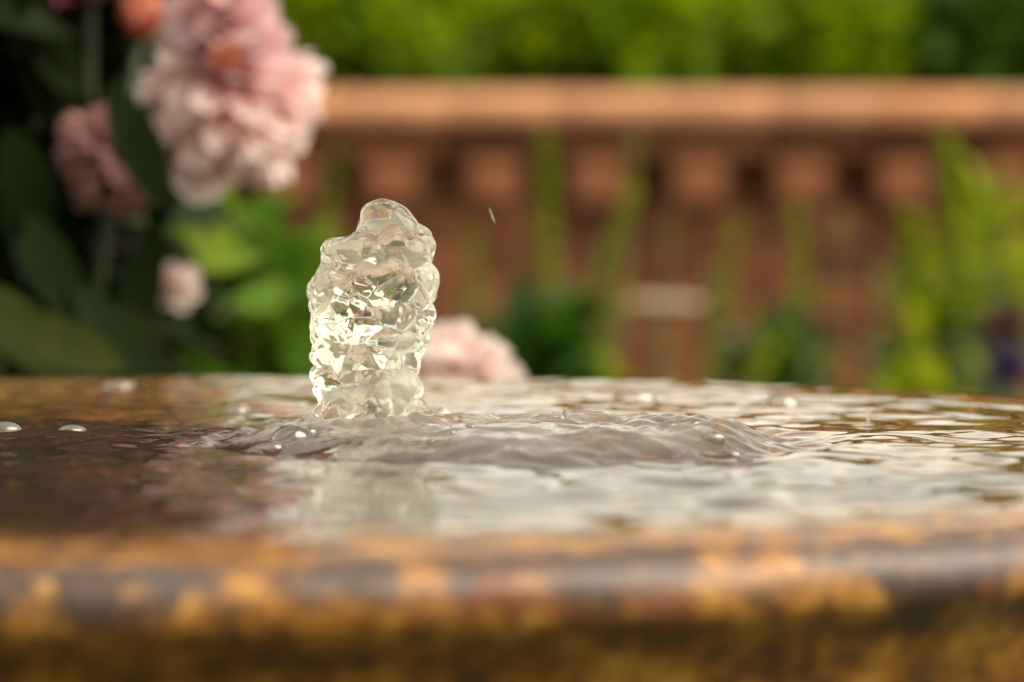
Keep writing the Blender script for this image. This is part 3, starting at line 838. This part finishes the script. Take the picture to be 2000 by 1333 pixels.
spire(1105, 770, 1182, 470, 4.8, 34, 60, 'short thin lime stalk before the bright leaning spire', low=False, L=.03)
spire(1150, 770, 1222, 520, 4.7, 30, 50, 'shortest lime stalk, right of the bright leaning spire', low=False, L=.03)
spire(1398, 780, 1392, 520, 4.9, 30, 44, 'thin upright lime stalk beside the yellowish spire', low=False, L=.03)
spire(1700, 780, 1742, 500, 4.8, 34, 50, 'thin lime stalk left of the bright sprays', low=False, L=.03)


def leafy(px, py, Yq, rad, n, label, mat='low_leaf', L=.09, W=.04, cat='leafy plant', extra=()):
    c = P(px, py, Yq); foot = Vector((c.x, Yq, .015)); r = thing('leafy_plant', label, cat, foot, 'leafy plants in the bed')
    mb = MB(); clump(mb, c - foot, rad, n, L, W, .3, .25)
    for (ex, ey, er, en) in extra: clump(mb, P(ex, ey, Yq) - foot, er, en, L * .8, W * .8, .5, .2)
    zz = c.z * .5; clump(mb, Vector((0, 0, zz)), (rad[0] * .9, rad[1], zz * .8), int(n * .6), L, W, .3, .4)
    mb.build('leaves', M[mat], r)
    sm = MB()
    for q in range(5):
        t = c + Vector((random.uniform(-1, 1) * rad[0] * .6, random.uniform(-1, 1) * rad[1] * .6, 0)) - foot
        sm.tube([(random.uniform(-.02, .02), 0, 0), t * .5, t], [.006, .005, .003], 5)
    sm.build('stem', M['stem'], r); return r


leafy(1040, 735, 4.3, (.038, .06, .055), 90, 'dark green low plant right of the pale bloom')
leafy(1130, 760, 5.9, (.04, .05, .05), 50, 'green plant at the foot of the leaning spire', 'spire_leaf', L=.07, W=.028)
leafy(1530, 745, 5.9, (.06, .06, .075), 110, 'dark green plant under the short green spire')
leafy(1870, 690, 5.3, (.085, .10, .09), 150, 'broad mid green plant at the right edge, under bright sprays', 'low_leaf', .07, .03)
leafy(1950, 500, 5.2, (.06, .08, .10), 60, 'loose olive plant at the right edge behind the bright sprays', 'spire_leaf', .06, .024)
leafy(1785, 790, 4.4, (.035, .04, .025), 60, 'bright yellow green low tuft just behind the far rim', 'spire_leaf', .05, .022)
spire(1800, 640, 1780, 420, 4.9, 170, 190, 'bright green spray left of the tallest one at right', L=.045)
spire(1880, 640, 1848, 270, 4.8, 130, 230, 'tallest bright green spray near the right edge', L=.045)
spire(1930, 660, 1960, 330, 5.0, 110, 120, 'pale green spray closest to the right edge', L=.04)

# cream flower head and purple bloom
foot = P(1290, 590, 5.5); c = foot.copy(); foot = Vector((c.x, c.y, .015))
um = thing('cream_flower', 'flat cream flower head blurred before the brick wall', 'flower', foot)
mb = MB(); sm = MB(); sm.tube([(0, 0, 0), (c - foot) * .5 + Vector((.01, 0, 0)), c - foot - Vector((0, 0, .02))], [.005, .004, .003], 6)
for q in range(80):
    a = random.uniform(0, 6.28); rq = .062 * math.sqrt(random.random()); p = c - foot + Vector((rq * math.cos(a), rq * math.sin(a), .008 * random.random() - rq * .12))
    mb.tube([p - Vector((0, 0, .006)), p, p + Vector((0, 0, .004))], [.002, .008, .004], 6)
    if q % 6 == 0: sm.tube([c - foot - Vector((0, 0, .025)), p - Vector((0, 0, .005))], [.0015, .001], 4)
mb.build('flower_head', M['umbel'], um); sm.build('stem', M['stem'], um)
c = P(1972, 690, 4.5); foot = Vector((c.x, c.y, .015))
pf = thing('purple_flower', 'dark purple flower low at the right edge', 'flower', foot)
sm = MB(); sm.tube([(0, 0, 0), (c - foot) * .6 + Vector((.01, 0, 0)), c - foot], [.006, .005, .004], 6); sm.build('stem', M['stem'], pf)
mb = MB()
for q in range(9): leaf(mb, Vector((0, 0, .05 + .03 * q)), (math.cos(q * 2.4), math.sin(q * 2.4), .9), (0, 0, 1), .22, .03, .4)
mb.build('leaves', M['low_leaf'], pf)
peony(pf, P(1972, 720, 4.5), (-.2, -.5, .6), .034, M['petal_purple'], 40, 6, False, name='petals')
peony(pf, P(1965, 640, 4.52), (-.2, -.5, .6), .036, M['petal_mauve'], 26, 6, False, 'faded mauve bloom above the purple one', name='petals')


# ------------------------------------------------------------------ shrubs and trees beyond the wall
def shrub(px, py, Yq, rad, n, mat, label, L=.12, W=.065, lobes=(), name='garden_shrub', cat='shrub', group='shrubs beyond the wall'):
    c = P(px, py, Yq); foot = Vector((c.x, Yq, 0)); r = thing(name, label, cat, foot, group)
    mb = MB()
    clump(mb, c - foot, rad, n, L, W, .3, .45)
    for (lx_, ly_, lr) in lobes: clump(mb, P(lx_, ly_, Yq - lr * .6) - foot, (lr, lr * .8, lr * .8), int(n * .3), L, W, .4, .4)
    clump(mb, Vector((0, 0, c.z * .45)), (rad[0], rad[1], c.z * .45), int(n * .5), L, W, .3, .6)
    mb.build('crown', M[mat], r)
    tk = MB()
    tk.tube([(0, 0, 0), (.02, .01, c.z * .4), (0, 0, c.z * .8)], [.05, .04, .03], 8)
    for q in range(6):
        d = rdir(); d.z = abs(d.z) + .3; d.normalize(); s0 = Vector((.01, 0, c.z * random.uniform(.35, .75)))
        tk.tube([s0, s0 + d * rad[0] * .4, s0 + d * rad[0] * .85], [.022, .014, .006], 6)
    tk.build('trunk', M['bark'], r); return r


shrub(660, 100, 9.0, (.20, .25, .17), 420, 'hedge_leaf', 'bright shrub above the wall behind the big bloom', lobes=((640, 90, .12),))
shrub(850, 95, 9.4, (.22, .25, .17), 420, 'hedge_leaf', 'olive bright shrub above the wall straight over the jet', lobes=((820, 40, .13), (900, 60, .12)))
shrub(1150, 100, 8.8, (.25, .25, .17), 620, 'hedge_leaf', 'broadest bright yellow green shrub above the wall', lobes=((1090, 90, .14), (1200, 60, .15), (1230, 110, .12)))
shrub(1420, 100, 9.2, (.12, .2, .15), 240, 'hedge_leaf', 'narrow bright shrub right of the dark gap above the wall', lobes=((1400, 40, .08),))
shrub(1620, 110, 8.9, (.19, .25, .13), 420, 'hedge_leaf', 'rounded bright shrub above the wall, left of the dark corner', lobes=((1650, 110, .13), (1560, 80, .10)))
shrub(1900, 110, 9.0, (.26, .3, .18), 560, 'hedge_dark', 'dark green shrub above the right end of the wall')
shrub(2350, 110, 9.0, (.36, .3, .18), 500, 'hedge_leaf', 'bright shrub outside the right end of the view')
shrub(200, 20, 9.2, (.36, .3, .3), 500, 'hedge_leaf', 'bright shrub hidden behind the peony bush')
for i, (px, Yq, h, w) in enumerate(((-200, 12, 1.70, .9), (500, 12.5, 1.66, .8), (1000, 12.2, 1.66, .9), (1600, 12.6, 1.69, .9), (2000, 12.2, 1.60, .9), (2700, 12.5, 1.65, .9))):
    c = P(px, 300, Yq); foot = Vector((c.x, Yq, 0))
    nm = ['dark tree standing far left beyond the wall', 'dark tree behind the bright shrub left of the jet', 'dark tree behind the shrub over the jet', 'dark tree behind the gap between the bright shrubs', 'dark tree behind the shrub at the right end', 'dark tree standing far right beyond the wall'][i]
    if px == 2000: px = 2260; h = 2.25; w = 1.25
    c = P(px, 300, Yq); foot = Vector((c.x, Yq, 0)); r = thing('garden_tree', nm, 'tree', foot, 'dark trees behind the shrubs')
    mb = MB(); clump(mb, Vector((0, 0, h * .55)), (w, .5, h * .45), int(1100 * w + 200), .16, .09, .2, .3); mb.build('crown', M['hedge_dark'], r)
    tk = MB(); tk.tube([(0, 0, 0), (.02, 0, h * .5), (0, 0, h * .85)], [.07, .055, .02], 8); tk.build('trunk', M['bark'], r)

# unseen hedge added behind the camera to shade the front of things
c = Vector((0, -6.0, 0)); hd = thing('added_shade_hedge', 'unseen tall dark hedge added behind the viewer for shade', 'hedge', c)
mb = MB()
for q in range(5200):
    p = Vector((random.uniform(-7, 7), random.choice((random.uniform(.35, .5), random.uniform(-.5, .5))), 0)); p.z = random.uniform(0, 3.6) if p.y > .3 else random.uniform(3.3, 3.7)
    leaf(mb, p, rdir() + Vector((0, .8, .2)), (0, .3, 1), random.uniform(.16, .3), .14, .3, .2, 4)
mb.build('foliage', M['hedge_dark'], hd)
mb = MB(); mb.box((-7, -.4, 0), (7, .35, 3.4)); mb.build('twig_core', M['bark'], hd, smooth=False)
